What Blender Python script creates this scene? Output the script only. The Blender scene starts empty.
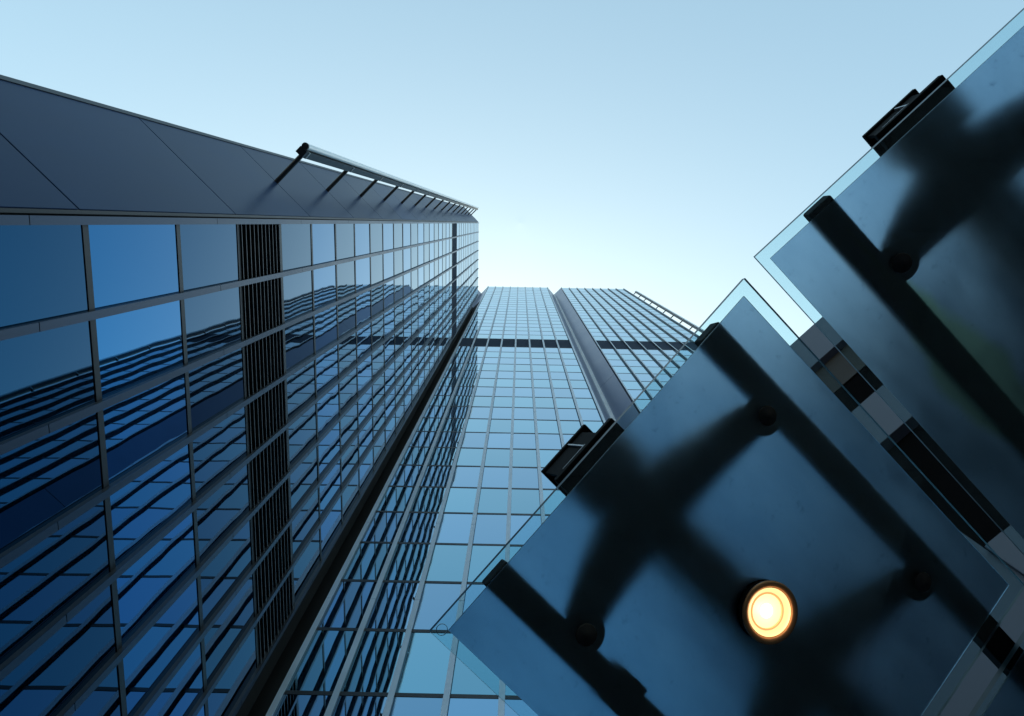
import bpy, bmesh, math, random
from mathutils import Vector, Matrix, Euler

random.seed(7)
SC = bpy.context.scene
COL = SC.collection
R = math.radians

# ------------------------------------------------------------------ camera
CAM_H = 1.6
CAM_ROT = (R(169.88463892), R(-0.62141715), R(-0.98592581))
F_PX = 756.04
cam = bpy.data.cameras.new('camera')
cam.sensor_fit = 'HORIZONTAL'
cam.sensor_width = 36.0
cam.lens = F_PX / 1024.0 * 36.0
cam.clip_start = 0.05
cam.clip_end = 3000
cam_ob = bpy.data.objects.new('camera', cam)
COL.objects.link(cam_ob)
cam_ob.location = (0, 0, CAM_H)
cam_ob.rotation_euler = CAM_ROT
SC.camera = cam_ob

# ------------------------------------------------------------------ sky, sun, exposure
SUN_EL, SUN_ROT = 45.0, -8.0
w = bpy.data.worlds.new('World')
SC.world = w
w.use_nodes = True
nt = w.node_tree
bg = nt.nodes['Background']
sky = nt.nodes.new('ShaderNodeTexSky')
sky.sky_type = 'NISHITA'
sky.sun_disc = False
sky.sun_elevation = R(SUN_EL)
sky.sun_rotation = R(SUN_ROT)
sky.altitude = 0
sky.air_density = 1.2
sky.dust_density = 3.9
sky.ozone_density = 1.0
tint = nt.nodes.new('ShaderNodeMix')
tint.data_type = 'RGBA'
tint.blend_type = 'MULTIPLY'
tint.inputs[0].default_value = 1.0
tint.inputs[7].default_value = (0.95, 1.0, 0.775, 1)
hsv = nt.nodes.new('ShaderNodeHueSaturation')
hsv.inputs['Saturation'].default_value = 1.12
nt.links.new(sky.outputs[0], tint.inputs[6])
nt.links.new(tint.outputs[2], hsv.inputs['Color'])
nt.links.new(hsv.outputs[0], bg.inputs[0])
bg.inputs[1].default_value = 0.106
sun = bpy.data.lights.new('sun', 'SUN')
sun.energy = 3.0
sun.angle = R(0.5)
sun.color = (1.0, 0.94, 0.86)
sun_ob = bpy.data.objects.new('sun', sun)
COL.objects.link(sun_ob)
sd = Vector((math.sin(R(SUN_ROT)) * math.cos(R(SUN_EL)), math.cos(R(SUN_ROT)) * math.cos(R(SUN_EL)), math.sin(R(SUN_EL))))
sun_ob.rotation_euler = sd.to_track_quat('Z', 'Y').to_euler()
sun_ob.location = (0, 0, 150)
vs = SC.view_settings
vs.view_transform = 'Standard'
vs.look = 'None'
vs.exposure = 1.95
vs.gamma = 1.0
vs.use_curve_mapping = False

# ------------------------------------------------------------------ materials
def new_mat(name):
    m = bpy.data.materials.new(name)
    m.use_nodes = True
    n = m.node_tree
    return m, n, n.nodes['Principled BSDF']

def noise(n, scale, detail=4, rough=0.55, coord='Object', vec=None):
    tc = n.nodes.new('ShaderNodeTexCoord')
    t = n.nodes.new('ShaderNodeTexNoise')
    t.inputs['Scale'].default_value = scale
    t.inputs['Detail'].default_value = detail
    t.inputs['Roughness'].default_value = rough
    if vec:
        mp = n.nodes.new('ShaderNodeMapping')
        mp.inputs['Scale'].default_value = vec
        n.links.new(tc.outputs[coord], mp.inputs[0])
        n.links.new(mp.outputs[0], t.inputs['Vector'])
    else:
        n.links.new(tc.outputs[coord], t.inputs['Vector'])
    return t

def ramp(n, src, p0, c0, p1, c1):
    r = n.nodes.new('ShaderNodeValToRGB')
    r.color_ramp.elements[0].position = p0
    r.color_ramp.elements[0].color = (*c0, 1)
    r.color_ramp.elements[1].position = p1
    r.color_ramp.elements[1].color = (*c1, 1)
    n.links.new(src, r.inputs[0])
    return r

def simple(name, col, rough=0.5, metal=0.0, var=0.15, scale=2.0, vec=None, spec=0.5):
    m, n, b = new_mat(name)
    t = noise(n, scale, vec=vec)
    lo = tuple(c * (1 - var) for c in col)
    hi = tuple(min(1, c * (1 + var)) for c in col)
    r = ramp(n, t.outputs['Fac'], 0.3, lo, 0.7, hi)
    n.links.new(r.outputs[0], b.inputs['Base Color'])
    b.inputs['Metallic'].default_value = metal
    rr = n.nodes.new('ShaderNodeMapRange')
    rr.inputs['To Min'].default_value = max(0, rough - 0.07)
    rr.inputs['To Max'].default_value = rough + 0.07
    n.links.new(t.outputs['Fac'], rr.inputs['Value'])
    n.links.new(rr.outputs[0], b.inputs['Roughness'])
    b.inputs['Specular IOR Level'].default_value = spec
    return m

def coated_glass(name, f0, power, rough=0.012, var=0.06):
    # solar-control facade glass: a coloured mirror coating, each pane a little different
    m, n, b = new_mat(name)
    oi = n.nodes.new('ShaderNodeObjectInfo')
    g = n.nodes.new('ShaderNodeNewGeometry')
    add = n.nodes.new('ShaderNodeMath')
    add.operation = 'ADD'
    n.links.new(oi.outputs['Random'], add.inputs[0])
    n.links.new(g.outputs['Random Per Island'], add.inputs[1])
    fr = n.nodes.new('ShaderNodeMath')
    fr.operation = 'FRACT'
    n.links.new(add.outputs[0], fr.inputs[0])
    r = ramp(n, fr.outputs[0], 0.0, tuple(c * (1 - var) for c in f0), 1.0, tuple(min(1, c * (1 + var)) for c in f0))
    n.links.new(r.outputs[0], b.inputs['Base Color'])
    # reflectance climbs from the coating's own colour to white towards grazing angles
    lw = n.nodes.new('ShaderNodeLayerWeight')
    lw.inputs['Blend'].default_value = 0.5
    pw = n.nodes.new('ShaderNodeMath')
    pw.operation = 'POWER'
    pw.inputs[1].default_value = power
    n.links.new(lw.outputs['Facing'], pw.inputs[0])
    mx = n.nodes.new('ShaderNodeMix')
    mx.data_type = 'RGBA'
    n.links.new(pw.outputs[0], mx.inputs[0])
    n.links.new(r.outputs[0], mx.inputs[6])
    mx.inputs[7].default_value = (0.84, 0.95, 1.0, 1)
    gl = n.nodes.new('ShaderNodeBsdfGlossy')
    gl.inputs['Roughness'].default_value = rough
    n.links.new(mx.outputs[2], gl.inputs['Color'])
    t = noise(n, 1.1, 1.0, 0.4, 'Object')
    t.noise_dimensions = '4D'
    sc_ = n.nodes.new('ShaderNodeMath')
    sc_.operation = 'MULTIPLY'
    sc_.inputs[1].default_value = 60.0
    n.links.new(fr.outputs[0], sc_.inputs[0])
    n.links.new(sc_.outputs[0], t.inputs['W'])
    bp = n.nodes.new('ShaderNodeBump')
    bp.inputs['Strength'].default_value = 0.11
    bp.inputs['Distance'].default_value = 0.014
    n.links.new(t.outputs['Fac'], bp.inputs['Height'])
    n.links.new(bp.outputs[0], gl.inputs['Normal'])
    n.links.new(gl.outputs[0], n.nodes['Material Output'].inputs['Surface'])
    n.nodes.remove(b)
    return m

M = {}
M['left_even'] = coated_glass('clear_blue_glass', (0.006, 0.135, 0.33), 4.3, var=0.12)
M['left_odd'] = coated_glass('deep_blue_glass', (0.004, 0.062, 0.145), 4.5, var=0.12)
M['mid_even'] = coated_glass('cyan_mirror_glass', (0.20, 0.46, 0.58), 2.6, var=0.13)
M['mid_odd'] = coated_glass('violet_mirror_glass', (0.22, 0.42, 0.60), 2.6, var=0.13)
M['alu'] = simple('satin_aluminium', (0.046, 0.064, 0.10), 0.34, 0.85, 0.08, 0.8)  # left tower caps: weaker light on the east face put into the colour
M['alu_pale'] = simple('pale_aluminium', (0.43, 0.50, 0.59), 0.40, 0.4, 0.08, 0.8)  # middle tower caps: stronger light on the south face put into the colour
M['alu_side'] = simple('dark_gasket', (0.02, 0.022, 0.028), 0.45, 0.0, 0.2)  # near-black, used on the fin sides and rail struts
M['dark_metal'] = simple('dark_transom_metal', (0.017, 0.020, 0.026), 0.42, 0.3, 0.2)
M['clad'] = simple('blue_grey_cladding', (0.016, 0.036, 0.092), 0.34, 0.0, 0.22, 0.5, (1, 1, 0.25), spec=0.075)
M['groove'] = simple('groove_cladding', (0.12, 0.148, 0.22), 0.33, 1.0, 0.10, 0.45)
M['band'] = simple('dark_band_panel', (0.026, 0.04, 0.07), 0.8, 0.0, 0.15, spec=0.05)
def finish_clad():
    m = M['clad']
    n = m.node_tree
    b = n.nodes['Principled BSDF']
    src = b.inputs['Base Color'].links[0].from_socket
    oi = n.nodes.new('ShaderNodeObjectInfo')
    r = ramp(n, oi.outputs['Random'], 0.0, (0.78, 0.80, 0.82), 1.0, (1.2, 1.2, 1.2))
    mx = n.nodes.new('ShaderNodeMix')
    mx.data_type = 'RGBA'
    mx.blend_type = 'MULTIPLY'
    mx.inputs[0].default_value = 1.0
    n.links.new(src, mx.inputs[6])
    n.links.new(r.outputs[0], mx.inputs[7])
    n.links.new(mx.outputs[2], b.inputs['Base Color'])
    b.inputs['Specular Tint'].default_value = (0.38, 0.58, 1.0, 1)
finish_clad()
M['wall'] = simple('dark_wall', (0.02, 0.021, 0.024), 0.8, 0.0, 0.25, 0.6)
M['louvre'] = simple('louvre_metal', (0.20, 0.21, 0.24), 0.42, 0.4, 0.12)
M['void'] = simple('louvre_void', (0.006, 0.006, 0.008), 0.9, 0.0, 0.1)
M['rail'] = simple('rail_aluminium', (0.78, 0.8, 0.82), 0.35, 0.5, 0.06)
M['steel'] = simple('black_painted_steel', (0.007, 0.0072, 0.008), 0.55, 0.0, 0.3, 6.0, spec=0.03)
M['bolt'] = simple('dark_stainless', (0.022, 0.022, 0.025), 0.55, 0.0, 0.2, 8.0, spec=0.1)
M['edge_steel'] = simple('worn_steel_edge', (0.42, 0.43, 0.47), 0.4, 0.6, 0.2, 8.0)  # pale tone for the thin end strips and the corner ring
M['bronze'] = simple('bronze_lamp_housing', (0.36, 0.18, 0.09), 0.45, 0.7, 0.15, 6.0)
M['spandrel'] = simple('blue_grey_render', (0.058, 0.068, 0.105), 0.6, 0.0, 0.10, 0.7)
M['darkwin'] = simple('dark_window_glass', (0.005, 0.005, 0.006), 0.5, 0.0, 0.1, spec=0.0)
M['roof'] = simple('roof_gravel', (0.2, 0.2, 0.2), 0.9, 0.0, 0.2, 5.0)

def make_clear():
    m, n, b = new_mat('clear_laminated_glass')
    b.inputs['Base Color'].default_value = (0.68, 0.88, 0.92, 1)
    b.inputs['Transmission Weight'].default_value = 1.0
    b.inputs['Roughness'].default_value = 0.0
    b.inputs['IOR'].default_value = 1.45
    return m
M['clear'] = make_clear()
M['pane_edge'] = simple('polished_glass_edge', (0.012, 0.032, 0.045), 0.35, 0.0, 0.2, 20.0)
M['blind'] = simple('brown_blind', (0.020, 0.013, 0.011), 0.8, 0.0, 0.15)

def make_frost(name, stain):
    m, n, b = new_mat(name)
    t = noise(n, 3.2, 9, 0.62, vec=(1.6, 0.7, 1))
    r = ramp(n, t.outputs['Fac'], 0.36, (0.35, 0.45, 0.58), 0.62, (0.48, 0.59, 0.73))
    # dust specks
    t2 = noise(n, 24.0, 6, 0.65)
    r2 = ramp(n, t2.outputs['Fac'], 0.60, (1, 1, 1), 0.72, (0.60, 0.65, 0.70))
    mx = n.nodes.new('ShaderNodeMix')
    mx.data_type = 'RGBA'
    mx.blend_type = 'MULTIPLY'
    mx.inputs[0].default_value = 1.0
    n.links.new(r.outputs[0], mx.inputs[6])
    n.links.new(r2.outputs[0], mx.inputs[7])
    out = mx.outputs[2]
    if stain:
        # green algae that has crept along the bar lying on the pane
        tc = n.nodes.new('ShaderNodeTexCoord')
        sp = n.nodes.new('ShaderNodeSeparateXYZ')
        n.links.new(tc.outputs['Object'], sp.inputs[0])
        tn = noise(n, 5.0, 4, 0.6)
        def math_(op, a, bb):
            q = n.nodes.new('ShaderNodeMath')
            q.operation = op
            for i, v in enumerate((a, bb)):
                if isinstance(v, (int, float)):
                    q.inputs[i].default_value = v
                else:
                    n.links.new(v, q.inputs[i])
            return q.outputs[0]
        du = math_('ABSOLUTE', math_('SUBTRACT', sp.outputs[0], 0.285), 0)
        dv = math_('MULTIPLY', math_('ABSOLUTE', math_('SUBTRACT', sp.outputs[1], 0.85), 0), 0.20)
        dd = math_('ADD', math_('ADD', du, dv), math_('MULTIPLY', math_('SUBTRACT', tn.outputs['Fac'], 0.5), 0.09))
        rs = ramp(n, dd, 0.105, (0.86, 0.93, 0.55), 0.14, (1, 1, 1))
        mx2 = n.nodes.new('ShaderNodeMix')
        mx2.data_type = 'RGBA'
        mx2.blend_type = 'MULTIPLY'
        mx2.inputs[0].default_value = 1.0
        n.links.new(out, mx2.inputs[6])
        n.links.new(rs.outputs[0], mx2.inputs[7])
        out = mx2.outputs[2]
    n.links.new(out, b.inputs['Base Color'])
    b.inputs['Transmission Weight'].default_value = 1.0
    rr = n.nodes.new('ShaderNodeMapRange')
    rr.inputs['From Min'].default_value = 0.3
    rr.inputs['From Max'].default_value = 0.7
    rr.inputs['To Min'].default_value = 0.30
    rr.inputs['To Max'].default_value = 0.42
    n.links.new(t.outputs['Fac'], rr.inputs['Value'])
    n.links.new(rr.outputs[0], b.inputs['Roughness'])
    b.inputs['IOR'].default_value = 1.45
    return m
M['frost'] = make_frost('frosted_glass', False)
M['frost_stained'] = make_frost('frosted_glass_stained', True)

def make_emit(name, col, s):
    m, n, b = new_mat(name)
    b.inputs['Base Color'].default_value = (*col, 1)
    b.inputs['Emission Color'].default_value = (*col, 1)
    b.inputs['Emission Strength'].default_value = s
    b.inputs['Roughness'].default_value = 0.3
    return m
M['lamp_core'] = make_emit('lamp_bulb_light', (1.0, 0.76, 0.42), 0.27)
M['lamp_hot'] = make_emit('lamp_hot_bulb', (1.0, 0.88, 0.64), 0.45)
M['lamp_refl'] = make_emit('lamp_reflector_light', (1.0, 0.68, 0.32), 0.25)
M['lamp_ring'] = make_emit('lamp_ring_light', (1.0, 0.52, 0.2), 0.14)

def make_ground():
    m, n, b = new_mat('plaza_paving')
    tc = n.nodes.new('ShaderNodeTexCoord')
    br = n.nodes.new('ShaderNodeTexBrick')
    br.inputs['Scale'].default_value = 1.0
    br.inputs['Brick Width'].default_value = 0.9
    br.inputs['Row Height'].default_value = 0.6
    br.inputs['Mortar Size'].default_value = 0.008
    br.inputs['Color1'].default_value = (0.11, 0.11, 0.115, 1)
    br.inputs['Color2'].default_value = (0.14, 0.138, 0.135, 1)
    br.inputs['Mortar'].default_value = (0.04, 0.04, 0.04, 1)
    n.links.new(tc.outputs['Object'], br.inputs['Vector'])
    n.links.new(br.outputs[0], b.inputs['Base Color'])
    b.inputs['Roughness'].default_value = 0.75
    return m
M['ground'] = make_ground()

# ------------------------------------------------------------------ mesh helpers
class MB:
    """collects shapes for ONE mesh object"""
    def __init__(self):
        self.v, self.f, self.mi, self.sm = [], [], [], []
        self.mats = []
    def mat(self, m):
        if m not in self.mats:
            self.mats.append(m)
        return self.mats.index(m)
    def add(self, vs, fs, m, smooth=False):
        o = len(self.v)
        k = self.mat(m)
        self.v += [tuple(p) for p in vs]
        for f in fs:
            self.f.append([i + o for i in f])
            self.mi.append(k)
            self.sm.append(smooth)
    def box(self, a, b, m, T=None):
        x0, y0, z0 = a
        x1, y1, z1 = b
        vs = [Vector(p) for p in ((x0, y0, z0), (x1, y0, z0), (x1, y1, z0), (x0, y1, z0), (x0, y0, z1), (x1, y0, z1), (x1, y1, z1), (x0, y1, z1))]
        if T is not None:
            vs = [T @ p for p in vs]
        fs = [(0, 3, 2, 1), (4, 5, 6, 7), (0, 1, 5, 4), (1, 2, 6, 5), (2, 3, 7, 6), (3, 0, 4, 7)]
        self.add(vs, fs, m)
    def prism(self, poly, z0, z1, m):
        n = len(poly)
        vs = [(x, y, z0) for x, y in poly] + [(x, y, z1) for x, y in poly]
        fs = [tuple(range(n - 1, -1, -1)), tuple(range(n, 2 * n))]
        fs += [(i, (i + 1) % n, n + (i + 1) % n, n + i) for i in range(n)]
        self.add(vs, fs, m)
    def tube(self, p, q, r, m, seg=20, r2=None, caps=True):
        p, q = Vector(p), Vector(q)
        ax = (q - p).normalized()
        s = ax.orthogonal().normalized()
        t = ax.cross(s)
        r2 = r if r2 is None else r2
        vs = []
        for c, rad in ((p, r), (q, r2)):
            for i in range(seg):
                a = 2 * math.pi * i / seg
                vs.append(c + s * (rad * math.cos(a)) + t * (rad * math.sin(a)))
        fs = [(i, (i + 1) % seg, seg + (i + 1) % seg, seg + i) for i in range(seg)]
        self.add(vs, fs, m, True)
        if caps:
            self.add(vs[:seg], [tuple(range(seg - 1, -1, -1))], m)
            self.add(vs[seg:], [tuple(range(seg))], m)
    def lathe(self, c, prof, m, seg=40):
        """prof: (radius, z) pairs turned about the z axis at c"""
        vs, fs = [], []
        for rr, z in prof:
            for i in range(seg):
                a = 2 * math.pi * i / seg
                vs.append((c[0] + rr * math.cos(a), c[1] + rr * math.sin(a), c[2] + z))
        for k in range(len(prof) - 1):
            for i in range(seg):
                j = (i + 1) % seg
                fs.append((k * seg + i, k * seg + j, (k + 1) * seg + j, (k + 1) * seg + i))
        self.add(vs, fs, m, True)
    def mesh(self, name):
        me = bpy.data.meshes.new(name)
        me.from_pydata(self.v, [], self.f)
        for m in self.mats:
            me.materials.append(m)
        me.polygons.foreach_set('material_index', self.mi)
        me.polygons.foreach_set('use_smooth', self.sm)
        me.update()
        return me
    def build(self, name, parent=None, mw=None, bevel=0.0):
        ob = bpy.data.objects.new(name, self.mesh(name))
        COL.objects.link(ob)
        if parent is not None:
            ob.parent = parent
        if mw is not None:
            ob.matrix_basis = mw
        if bevel:
            b = ob.modifiers.new('bevel', 'BEVEL')
            b.width = bevel
            b.segments = 2
            b.limit_method = 'ANGLE'
        return ob

def thing(name, label, cat, loc=(0, 0, 0), group=None):
    o = bpy.data.objects.new(name, None)
    COL.objects.link(o)
    o.location = loc
    o.empty_display_size = 0.5
    o['label'] = label
    o['category'] = cat
    if group:
        o['group'] = group
    return o

def frame_mat(o, x, y, z):
    m = Matrix.Identity(4)
    for i, a in enumerate((x, y, z)):
        for k in range(3):
            m[k][i] = a[k]
    for k in range(3):
        m[k][3] = o[k]
    return m

# ------------------------------------------------------------------ window panes
NU, NV = 6, 8
def pane_grid(wd, ht, bow, tiltx=0.0, tiltz=0.0):
    """a pane in its own XZ plane facing -Y, very slightly bowed like real tempered glass"""
    vs, fs = [], []
    for j in range(NV + 1):
        for i in range(NU + 1):
            a, c = i / NU * 2 - 1, j / NV * 2 - 1
            y = -bow * (1 - a * a) * (1 - c * c) + tiltx * a * wd / 2 + tiltz * c * ht / 2
            vs.append((a * wd / 2, y, c * ht / 2))
    for j in range(NV):
        for i in range(NU):
            k = j * (NU + 1) + i
            fs.append((k, k + 1, k + NU + 2, k + NU + 1))
    return vs, fs

CAMR = Euler(CAM_ROT, 'XYZ').to_matrix().transposed()
def project(p):
    c = CAMR @ (Vector(p) - Vector((0, 0, CAM_H)))
    if c.z > -0.01:
        return None
    return (512 + F_PX * c.x / -c.z, 358 - F_PX * c.y / -c.z)

def seen_area(corners):
    pts = [project(p) for p in corners]
    if any(p is None for p in pts):
        return 0.0
    pts = [(min(1024, max(0, x)), min(716, max(0, y))) for x, y in pts]
    a = 0.0
    for i in range(len(pts)):
        x0, y0 = pts[i]
        x1, y1 = pts[(i + 1) % len(pts)]
        a += x0 * y1 - x1 * y0
    return abs(a) / 2

def glaze(parent, cells, n_single=100):
    """cells: (origin, xdir, outward, width, height, material, share); the largest ones in view are single windows"""
    for c in cells:
        o, xd = Vector(c[0]), Vector(c[1])
        hx, hz = xd * c[3] / 2, Vector((0, 0, c[4] / 2))
        c.append(seen_area([o - hx - hz, o + hx - hz, o + hx + hz, o - hx + hz]))
    cells.sort(key=lambda c: -c[-1])
    base = parent.matrix_basis.translation
    cache = {}
    rest = MB()
    for k, (o, xd, outw, wd, ht, m, var, ar) in enumerate(cells):
        T = frame_mat(Vector(o) - base, xd, -Vector(outw), (0, 0, 1))
        tx, tz = random.gauss(0, 0.0017), random.gauss(0, 0.0011)
        if k < n_single:
            key = (round(wd, 3), round(ht, 3), m.name, var, k % 5)
            if key not in cache:
                b = MB()
                b.add(*pane_grid(wd, ht, 0.0006 * random.choice((-1, 1, 1)) * random.uniform(0.5, 1.3)), m, True)
                cache[key] = b.mesh('window')
            ob = bpy.data.objects.new('window', cache[key])
            COL.objects.link(ob)
            ob.parent = parent
            ob.matrix_basis = T @ Euler((tz, 0, tx), 'XYZ').to_matrix().to_4x4()
        else:
            vs, fs = pane_grid(wd, ht, 0.0006 * random.choice((-1, 1, 1)) * random.uniform(0.5, 1.3), tx, tz)
            rest.add([T @ Vector(p) for p in vs], fs, m, True)
    if rest.f:
        r = rest.build('window', parent)
        r['kind'] = 'stuff'

# ------------------------------------------------------------------ dimensions shared by the towers
d = 4.2                                    # distance from the camera to the left facade
def Z(h):
    return CAM_H + d * h
ROW = 0.477
ROWS = [1.7505 + ROW * k for k in range(-4, 21)]          # row edges below the plant floor
BAND0, BAND1 = ROWS[-1] - 0.02, 12.08                     # dark plant floor
def rows_to(n):
    return [12.08 + ROW * j for j in range(n + 1)]

def mullion(parent, base, pos, along, outw, w_, z0, z1, depth, step, m_cap):
    """vertical fin: dark sides, pale cap in lengths with fine joints"""
    b = MB()
    T = frame_mat(Vector(pos) - base, along, outw, (0, 0, 1))
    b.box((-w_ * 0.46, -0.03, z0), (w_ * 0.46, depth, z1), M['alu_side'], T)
    z = z0
    while z < z1 - 0.01:
        e = min(z1, z + step)
        b.box((-w_ / 2, depth + 0.002, z), (w_ / 2, depth + 0.012, e - 0.012), m_cap, T)
        z = e
    return b.build('mullion', parent)

def rail_with_struts(parent, base, foot, out, length, z0, z1, strut_z):
    """facade-cleaning rail standing off a corner on struts"""
    out = Vector((*out, 0)).normalized()
    al = Vector((-out.y, out.x, 0))
    ft = Vector((*foot, 0)) - Vector((base.x, base.y, 0))
    p = ft + out * length
    T = frame_mat(p, al, out, (0, 0, 1))
    b = MB()
    b.box((-0.085, -0.10, z0), (0.085, 0.05, z1), M['dark_metal'], T)
    b.tube(p + out * 0.115 + Vector((0, 0, z0 - 0.02)), p + out * 0.115 + Vector((0, 0, z1)), 0.062, M['rail'], 14)
    for k, sz in enumerate(strut_z):
        b.box((-0.10, -0.102, sz - 0.02), (0.10, 0.052, sz + 0.02), M['rail'], T)
    rail = b.build('guide_rail', parent)
    for sz in strut_z:
        s = MB()
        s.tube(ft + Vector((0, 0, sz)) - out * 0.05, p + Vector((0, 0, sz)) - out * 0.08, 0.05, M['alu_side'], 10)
        s.build('strut', rail)
    end = MB()
    end.tube(p + out * 0.115 + Vector((0, 0, z0 - 0.07)), p + out * 0.115 + Vector((0, 0, z0 - 0.021)), 0.07, M['dark_metal'], 16)
    end.build('rail_foot', rail)
    return rail

# ------------------------------------------------------------------ ground
g = MB()
N = 1
g.add([(-1500, -1500, 0), (1500, -1500, 0), (1500, 1500, 0), (-1500, 1500, 0)], [(0, 1, 2, 3)], M['ground'])
gr = g.build('ground')
gr['kind'] = 'structure'

# ------------------------------------------------------------------ left tower
HL_ROWS = rows_to(13)
HL = HL_ROWS[-1] + 0.03
LX = -1.0
base = Vector((-2.6 * d, 0.7 * d, 0))
left = thing('office_tower', 'dark blue glass tower on the left with a slatted louvre strip and sloping panelled corner', 'office building', base)
def loc(b, *pts):
    return [((x * d - b.x), (y * d - b.y)) for x, y in pts]
b = MB()
b.prism(loc(base, (-1.016, 0.0), (-1.016, -0.016), (-1.345, -0.345), (-6, -0.345), (-6, 1.757), (-1.016, 1.757)), 0, Z(HL), M['wall'])
b.build('wall', left)
b = MB()
b.prism(loc(base, (-1.03, -0.02), (-1.33, -0.33), (-5.9, -0.33), (-5.9, 1.74), (-1.03, 1.74)), Z(HL) + 0.002, Z(HL) + 0.25, M['roof'])
b.build('roof', left)

MULL = [0.0113 + 0.2163 * k for k in range(9)]
cells = []
east = (1, 0, 0)
for r0, r1, k in [(ROWS[i], ROWS[i + 1], i - 4) for i in range(len(ROWS) - 1)] + [(HL_ROWS[i], HL_ROWS[i + 1], i + 22) for i in range(len(HL_ROWS) - 1)]:
    for c in range(8):
        y0, y1 = MULL[c], MULL[c + 1]
        cen = (LX * d, (y0 + y1) / 2 * d, (Z(r0) + Z(r1)) / 2)
        wd, ht = (y1 - y0) * d - 0.03, (r1 - r0) * d - 0.04
        if k == 2:
            lb = MB()
            T = frame_mat(Vector(cen) - base, (0, 1, 0), (1, 0, 0), (0, 0, 1))
            lb.box((-wd / 2, -0.03, -ht / 2), (wd / 2, -0.024, ht / 2), M['void'], T)
            ns = 11
            for s in range(ns):
                zc = -ht / 2 + ht * (s + 0.5) / ns
                vs = [(x, y, zc + zz) for x in (-wd / 2, wd / 2) for y, zz in ((-0.02, 0.052), (0.035, -0.030), (0.035, -0.044), (-0.02, 0.038))]
                lb.add([T @ Vector(p) for p in vs], [(0, 1, 2, 3), (7, 6, 5, 4), (0, 4, 5, 1), (1, 5, 6, 2), (2, 6, 7, 3), (3, 7, 4, 0)], M['louvre'])
            lb.build('louvre_panel', left)
        else:
            cells.append([cen, (0, 1, 0), east, wd, ht, M['left_even'] if k % 2 == 0 else M['left_odd'], 'left'])
glaze(left, cells)
for c in range(8):
    pb = MB()
    y0, y1 = MULL[c] * d - base.y, MULL[c + 1] * d - base.y
    pb.box((LX * d - base.x - 0.02, y0 + 0.02, Z(BAND0) + 0.03), (LX * d - base.x + 0.004, y1 - 0.02, Z(BAND1) - 0.03), M['band'])
    pb.build('band_panel', left)
pb = MB()
pb.box((LX * d - base.x - 0.03, MULL[0] * d - base.y, 0), (LX * d - base.x, MULL[8] * d - base.y, Z(ROWS[0]) - 0.08), M['band'])
pb.build('plinth', left)
for h in ROWS[:-1] + [BAND0] + HL_ROWS:
    tb = MB()
    tb.box((LX * d - base.x - 0.04, MULL[0] * d - base.y + 0.01, Z(h) - 0.05), (LX * d - base.x + 0.010, MULL[8] * d - base.y, Z(h) + 0.05), M['dark_metal'])
    tb.build('transom', left)
for y in MULL:
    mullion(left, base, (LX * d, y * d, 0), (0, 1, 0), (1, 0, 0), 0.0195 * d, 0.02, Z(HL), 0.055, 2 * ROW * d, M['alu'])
# corner: reveal strip and diagonal cladding
b = MB()
b.box((LX * d - base.x - 0.066, -0.0135 * d - base.y, 0.02), (LX * d - base.x - 0.01, -0.003 * d - base.y, Z(HL)), M['dark_metal'])
b.box((-0.07, -0.07, 0.02), (0.012, 0.012, Z(HL) + 0.05), M['dark_metal'], frame_mat(Vector((-1.332 * d, -0.346 * d, 0)) - base, Vector((1, -1, 0)).normalized(), Vector((-1, -1, 0)).normalized(), (0, 0, 1)))
b.build('corner_reveal', left)
def clad_run(parent, base, p, q, outw, joints, thick=0.05, name='corner_panel', m=None, gap=0.022):
    p, q = Vector((p[0] * d, p[1] * d, 0)), Vector((q[0] * d, q[1] * d, 0))
    al = (q - p).normalized()
    o = Vector((*outw, 0)).normalized()
    T = frame_mat(p - base, al, o, (0, 0, 1))
    L = (q - p).length
    for z0, z1 in zip(joints, joints[1:]):
        cb = MB()
        cb.box((0, -thick, z0 + gap / 2), (L, 0, z1 - gap / 2), m or M['clad'], T)
        cb.build(name, parent, bevel=0.006)
def joint_list(first, step, top):
    j = [first]
    while j[0] - step > 0.1:
        j.insert(0, j[0] - step)
    j.insert(0, 0.02)
    while j[-1] + step < top - 0.3:
        j.append(j[-1] + step)
    j.append(top)
    return j
JL = joint_list(Z(1.735), 0.957 * d, Z(HL))
clad_run(left, base, (-1.0, -0.0142), (-1.332, -0.346), (1, -1), JL)
rail_with_struts(left, base, (-1.157 * d, -0.171 * d), (1, -1), 0.2 * d, Z(3.60), Z(HL - 0.2), [Z(3.65 + 0.957 * k) for k in range(16) if 3.65 + 0.957 * k < HL - 0.2])

# ------------------------------------------------------------------ middle tower (two window walls either side of a V groove)
YC = 1.845
NR = rows_to(21)
HC = NR[-1] + 0.03
base = Vector((1.2 * d, 3.4 * d, 0))
mid = thing('office_tower', 'taller mirrored glass tower in the centre with a dark band and V shaped groove', 'office building', base)
b = MB()
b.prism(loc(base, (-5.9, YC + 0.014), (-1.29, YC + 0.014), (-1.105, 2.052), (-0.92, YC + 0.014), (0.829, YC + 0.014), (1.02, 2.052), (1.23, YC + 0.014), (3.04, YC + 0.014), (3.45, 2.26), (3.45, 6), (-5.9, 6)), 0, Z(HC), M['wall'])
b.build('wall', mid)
b = MB()
b.prism(loc(base, (-5.8, YC + 0.03), (-1.3, YC + 0.03), (-1.105, 2.075), (-0.9, YC + 0.03), (0.82, YC + 0.03), (1.02, 2.075), (1.24, YC + 0.03), (3.03, YC + 0.03), (3.43, 2.27), (3.43, 5.9), (-5.8, 5.9)), Z(HC) + 0.002, Z(HC) + 0.25, M['roof'])
b.build('roof', mid)
C1 = [-0.905 + 0.2168 * k for k in range(9)]
C2 = [1.23 + 0.2275 * k for k in range(9)]
south = (0, -1, 0)
cells = []
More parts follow.
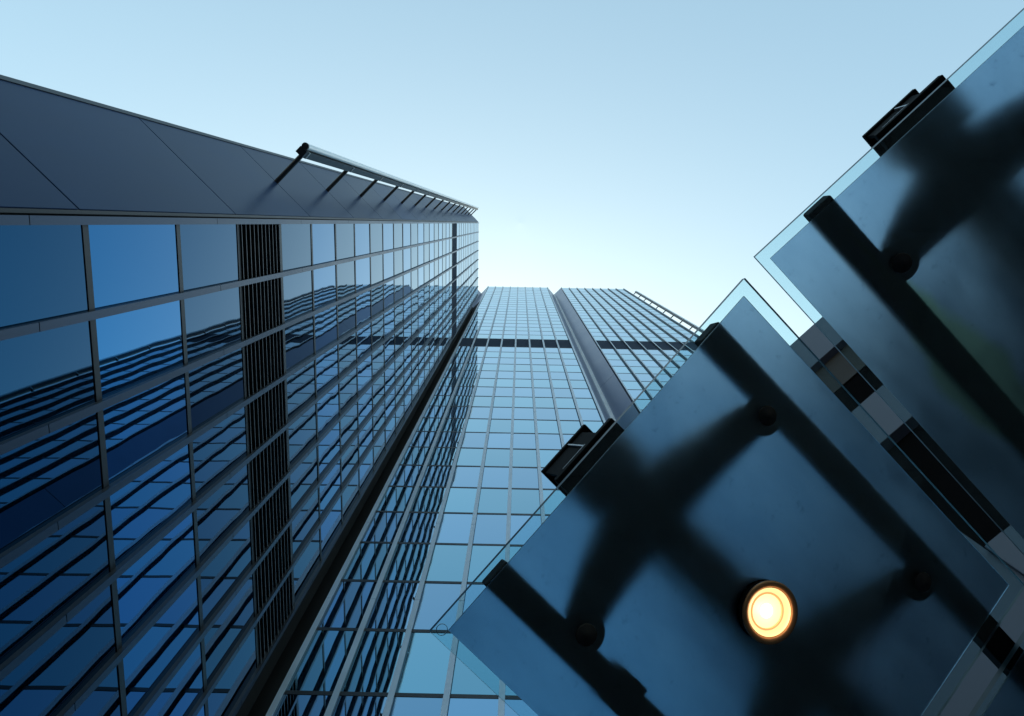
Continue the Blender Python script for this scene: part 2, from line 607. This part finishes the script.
rowlist = [(ROWS[i], ROWS[i + 1], i - 4) for i in range(len(ROWS) - 1)] + [(NR[i], NR[i + 1], i + 22) for i in range(len(NR) - 1)]
for cols in (C1, C2):
    for r0, r1, k in rowlist:
        for x0, x1 in zip(cols, cols[1:]):
            cells.append([((x0 + x1) / 2 * d, YC * d, (Z(r0) + Z(r1)) / 2), (1, 0, 0), south, (x1 - x0) * d - 0.03, (r1 - r0) * d - 0.04,
                          M['mid_even'] if k % 2 == 0 else M['mid_odd'], 'mid'])
    for x0, x1 in zip(cols, cols[1:]):
        pb = MB()
        pb.box((x0 * d - base.x + 0.02, YC * d - base.y - 0.004, Z(BAND0) + 0.03), (x1 * d - base.x - 0.02, YC * d - base.y + 0.02, Z(BAND1) - 0.03), M['band'])
        pb.build('band_panel', mid)
    pb = MB()
    pb.box((cols[0] * d - base.x, YC * d - base.y, 0), (cols[-1] * d - base.x, YC * d - base.y + 0.03, Z(ROWS[0]) - 0.08), M['band'])
    pb.build('plinth', mid)
    for h in ROWS[:-1] + [BAND0] + NR:
        tb = MB()
        tb.box((cols[0] * d - base.x + 0.01, YC * d - base.y - 0.006, Z(h) - 0.052), (cols[-1] * d - base.x - 0.01, YC * d - base.y + 0.04, Z(h) + 0.052), M['dark_metal'])
        tb.build('transom', mid)
    for x in cols:
        wide = cols is C1
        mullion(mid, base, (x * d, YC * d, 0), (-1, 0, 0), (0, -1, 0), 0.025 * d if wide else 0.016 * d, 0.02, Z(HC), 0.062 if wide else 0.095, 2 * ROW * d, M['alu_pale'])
glaze(mid, cells)
JG = [0.02] + [Z(h) for h in (0.5, 4.9, 9.33, 13.7, 18.1)] + [Z(HC)]
clad_run(mid, base, (0.842, YC + 0.002), (1.02, 2.043), (1, -1), JG, 0.04, 'groove_panel', M['groove'])
clad_run(mid, base, (-1.29, YC + 0.002), (-1.105, 2.043), (1, -1), [Z(HL) - 0.3, Z(HC)], 0.04, 'groove_panel', M['groove'])  # no panels below the left roof: bare dark wall stands for the gap's shade
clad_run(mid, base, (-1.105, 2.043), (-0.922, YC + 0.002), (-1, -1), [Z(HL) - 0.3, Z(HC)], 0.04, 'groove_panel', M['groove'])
clad_run(mid, base, (1.02, 2.043), (1.216, YC + 0.002), (-1, -1), JG, 0.04, 'groove_panel', M['groove'])
b = MB()
b.box((-0.09, -0.09, 0.02), (0.09, 0.09, Z(HC) - 1.6), M['rail'], frame_mat(Vector((1.02 * d, 2.028 * d, 0)) - base, Vector((1, 1, 0)).normalized(), Vector((-1, 1, 0)).normalized(), (0, 0, 1)))
b.build('groove_trim', mid)
clad_run(mid, base, (3.06, YC + 0.002), (3.44, YC + 0.382), (1, -1), joint_list(Z(1.735), 0.957 * d, Z(HC)), 0.04, 'corner_panel')
rail_with_struts(mid, base, (3.205 * d, (YC + 0.147) * d), (1, -1), 0.17 * d, Z(3.60), Z(21.6), [Z(21.5 - 0.9 * k) for k in range(20)])

# ------------------------------------------------------------------ low building behind the canopy
s2 = math.sqrt(2)
CC = 7.86                                     # its wall stands on x + y = CC
def nb(a, q, z):                              # a: along the wall (x - y), q: depth behind it
    return Vector(((CC + a) / 2 + q / s2, (CC - a) / 2 + q / s2, z))
base = nb(4.0, 0, 0)
low = thing('office_building', 'low grey building with dark window strips seen through the gap between the glass canopy panels', 'building', base)
TB = frame_mat(Vector((0, 0, 0)), Vector((1, -1, 0)).normalized(), Vector((1, 1, 0)).normalized(), (0, 0, 1))
def nbx(bm_, a0, a1, q0, q1, z0, z1, m):
    bm_.box(((a0 - 4) / s2, q0, z0), ((a1 - 4) / s2, q1, z1), m, TB)
A0, A1 = 1.6, 14.0
def zs(i):
    return CAM_H + CC * i
roofz = zs(1.934)
b = MB()
nbx(b, A0, A1, 0.25, 3.4, 0, roofz - 0.3, M['wall'])
nbx(b, -2.2, A0, 0.06, 2.2, 0, 11.0, M['spandrel'])
b.build('wall', low)
bands = [(1.735, 1.934), (1.277, 1.436), (0.80, 0.92), (0.36, 0.45)]
for lo, hi in bands:
    b = MB()
    nbx(b, A0, A1, 0.0, 0.3, zs(lo), zs(hi), M['spandrel'])
    b.build('parapet' if hi > 1.9 else 'spandrel', low, bevel=0.01)
for lo, hi in ((1.436, 1.735), (0.92, 1.277), (0.45, 0.80), (0.0, 0.36)):
    nwin = 4
    for k in range(nwin):
        a0 = A0 + (A1 - A0) * k / nwin
        a1 = A0 + (A1 - A0) * (k + 1) / nwin
        b = MB()
        nbx(b, a0 + 0.03, a1 - 0.03, 0.16, 0.20, zs(lo) - 0.05, zs(hi) + 0.05, M['darkwin'])
        wn = b.build('window', low)
        f = MB()
        nbx(f, a1 - 0.05, a1 + 0.05, 0.10, 0.24, zs(lo), zs(hi), M['dark_metal'])
        f.build('frame', wn)
        if lo == 1.436:
            f = MB()
            nbx(f, a0 + 0.06, a1 - 0.06, 0.13, 0.15, zs(1.588), zs(hi) + 0.04, M['blind'])
            f.build('blind', wn)
b = MB()
nbx(b, A0 + 0.1, A1 - 0.1, 0.31, 3.3, roofz - 0.29, roofz - 0.1, M['roof'])
b.build('roof', low)

# ------------------------------------------------------------------ glass canopy
can = thing('glass_canopy', 'frosted glass canopy with clear borders on black steel arms, overhead on the right', 'canopy', (1.5, 1.2, 0))
cb = Vector((1.5, 1.2, 0))
sl = R(21.3675)
u0 = Vector((1 / s2, -1 / s2, 0))
V = Vector((1 / s2, 1 / s2, 0))
U1 = u0 * math.cos(sl) + Vector((0, 0, math.sin(sl)))
N1 = U1.cross(V)
if N1.z < 0:
    N1 = -N1
O1 = Vector((-0.2376, 1.1622, CAM_H + 2.0))
O2 = Vector((0.7877, 0.0981, CAM_H + 2.56))
UPV = Vector((0, 0, 1))
F1 = frame_mat(O1 - cb, U1, V, N1)
F2 = frame_mat(O2 - cb, u0, V, UPV)

def glass_panel(Fm, v0, wid, ln, fm):
    T = Fm @ Matrix.Translation((0, v0, 0))
    b = MB()
    b.box((0, 0, 0), (wid, ln, 0.019), M['clear'])
    b.mi[-4:] = [b.mat(M['pane_edge'])] * 4      # ground edges
    p = b.build('glass_panel', can, T)
    q = MB()
    q.box((0.037, 0.043, 0.021), (wid - 0.040, ln - 0.045, 0.027), fm)
    q.build('frosted_layer', p)
    return p
W1, L1, W2 = 1.51, 1.532, 1.59
glass_panel(F1, 0.0, W1, L1, M['frost'])
glass_panel(F1, 1.645, W1, L1, M['frost'])
gp = glass_panel(F2, 0.0, W2, L1, M['frost_stained'])
gp['label'] = 'frosted pane with a greenish stain along its bar'
glass_panel(F2, 1.645, W2, L1, M['frost'])

def canopy_steel(Fm, bars, gc, vend, top=0.50):
    for ub in bars:
        b = MB()
        b.box((ub - 0.048, 0.045, 0.052), (ub + 0.048, 3.16, 0.112), M['steel'])
        b.build('glazing_bar', can, Fm, bevel=0.006)
    # main girder: wide bottom plate, narrower box above, thin pale strips on the end
    b = MB()
    b.box((gc - 0.150, 0.055, 0.27), (gc + 0.150, 0.24, 0.30), M['steel'])
    b.box((gc - 0.105, 0.24, 0.275), (gc + 0.105, vend, 0.30), M['steel'])
    b.box((gc - 0.050, 0.085, 0.302), (gc + 0.050, vend, top), M['steel'])
    b.box((gc - 0.124, 0.060, top + 0.002), (gc + 0.124, 0.24, top + 0.025), M['steel'])
    b.box((gc - 0.085, 0.24, top + 0.002), (gc + 0.085, vend, top + 0.025), M['steel'])
    gd = b.build('girder', can, Fm, bevel=0.004)
    e = MB()
    e.box((gc - 0.118, 0.070, 0.305), (gc + 0.090, 0.084, top - 0.002), M['steel'])
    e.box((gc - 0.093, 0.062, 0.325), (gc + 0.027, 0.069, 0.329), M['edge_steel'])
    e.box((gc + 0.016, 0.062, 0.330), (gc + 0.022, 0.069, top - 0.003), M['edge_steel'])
    e.build('end_plate', gd)
    return gd

def arm(Fm, gc, ub, v):
    """spider arm from the girder down to one round glass fitting"""
    s = 1 if ub > gc else -1
    p0 = Vector((gc + s * 0.05, v, 0.30))
    p1 = Vector((ub, v, 0.085))
    secs = []
    n = 10
    for i in range(n + 1):
        t = i / n
        wv = 0.055 * (1 - t) + 0.060
        c = p0.lerp(p1, t) + Vector((0, 0, 0.02 * math.sin(math.pi * t)))
        secs.append((c, wv, 0.05 * (1 - t) + 0.022))
    vs, fs = [], []
    for c, wv, hh in secs:
        vs += [c + Vector((0, -wv, -hh)), c + Vector((0, wv, -hh)), c + Vector((0, wv, hh)), c + Vector((0, -wv, hh))]
    for i in range(n):
        k = i * 4
        for j in range(4):
            fs.append((k + j, k + (j + 1) % 4, k + 4 + (j + 1) % 4, k + 4 + j))
    fs += [(3, 2, 1, 0), (4 * n, 4 * n + 1, 4 * n + 2, 4 * n + 3)]
    b = MB()
    b.add(vs, fs, M['steel'])
    a = b.build('spider_arm', can, Fm, bevel=0.01)
    f = MB()
    c = (ub, v, 0)
    f.lathe(c, [(0.0, 0.028), (0.068, 0.028), (0.068, 0.05), (0.05, 0.062), (0.03, 0.07), (0.03, 0.10), (0.0, 0.10)], M['steel'], 32)
    f.lathe(c, [(0.0, -0.007), (0.012, -0.007), (0.014, -0.004), (0.030, -0.004), (0.034, -0.001), (0.034, -0.0005)], M['bolt'], 24)
    f.build('glass_fitting', a)
    return a
canopy_steel(F1, (0.248, 1.308), 0.766, 4.98)
canopy_steel(F2 @ Matrix.Translation((0, -0.02, -0.015)), (0.274, 1.330), 0.792, 4.72, 0.42)
for v in (0.37, 1.19, 2.01, 2.83):
    arm(F1, 0.766, 0.303, v)
    arm(F1, 0.766, 1.228, v)
    arm(F2, 0.790, 0.340, v - 0.015)
    arm(F2, 0.790, 1.290, v - 0.015)
b = MB()
b.box((0.195, 0.55, 0.04), (0.315, 0.66, 0.15), M['steel'])
b.tube((0.255, 0.605, 0.028), (0.255, 0.605, 0.16), 0.06, M['steel'])
b.build('bar_clamp', can, F1, bevel=0.008)
b = MB()
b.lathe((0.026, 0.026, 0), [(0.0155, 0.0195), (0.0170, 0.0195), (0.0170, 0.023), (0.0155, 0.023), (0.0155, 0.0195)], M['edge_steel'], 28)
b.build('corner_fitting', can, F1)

# ------------------------------------------------------------------ spotlight in the canopy
lp = F1 @ Vector((0.757, 0.789, -0.020))
lampT = frame_mat(cb + lp, U1, V, N1)
lm = thing('spotlight', 'round lit downlight with a bronze rim glowing warm yellow under the frosted canopy', 'spotlight')
lm.matrix_basis = lampT @ Matrix.Diagonal((1.28, 1.28, 0.6, 1))
b = MB()
b.lathe((0, 0, 0), [(0.070, -0.001), (0.078, -0.001), (0.078, -0.012), (0.074, -0.018), (0.066, -0.016), (0.062, -0.006), (0.061, 0.03)], M['bronze'], 48)
b.build('rim', lm)
b = MB()
b.lathe((0, 0, 0), [(0.0, 0.480), (0.06, 0.480), (0.074, 0.20), (0.076, 0.0), (0.070, 0.0)], M['steel'], 48)
b.build('housing', lm)
b = MB()
b.lathe((0, 0, 0), [(0.0600, -0.004), (0.059, 0.004), (0.054, 0.014), (0.047, 0.020)], M['lamp_refl'], 48)
b.build('reflector', lm)
b = MB()
b.lathe((0, 0, 0), [(0.0468, 0.020), (0.043, 0.016), (0.0422, 0.024)], M['lamp_ring'], 48)
b.build('inner_ring', lm)
b = MB()
b.lathe((0, 0, 0), [(0.0420, 0.026), (0.034, 0.029), (0.020, 0.029)], M['lamp_core'], 48)
b.build('lens', lm)
b = MB()
b.lathe((0, 0, 0), [(0.0195, 0.0285), (0.016, 0.022), (0.009, 0.017), (0.0, 0.015)], M['lamp_hot'], 32)
b.build('bulb', lm)
pl = bpy.data.lights.new('lamp_light', 'POINT')
pl.energy = 0.05
pl.color = (1.0, 0.72, 0.40)
pl.shadow_soft_size = 0.02
pl_ob = bpy.data.objects.new('lamp_light', pl)
COL.objects.link(pl_ob)
pl_ob.parent = lm
pl_ob.location = (0, 0, -0.012)
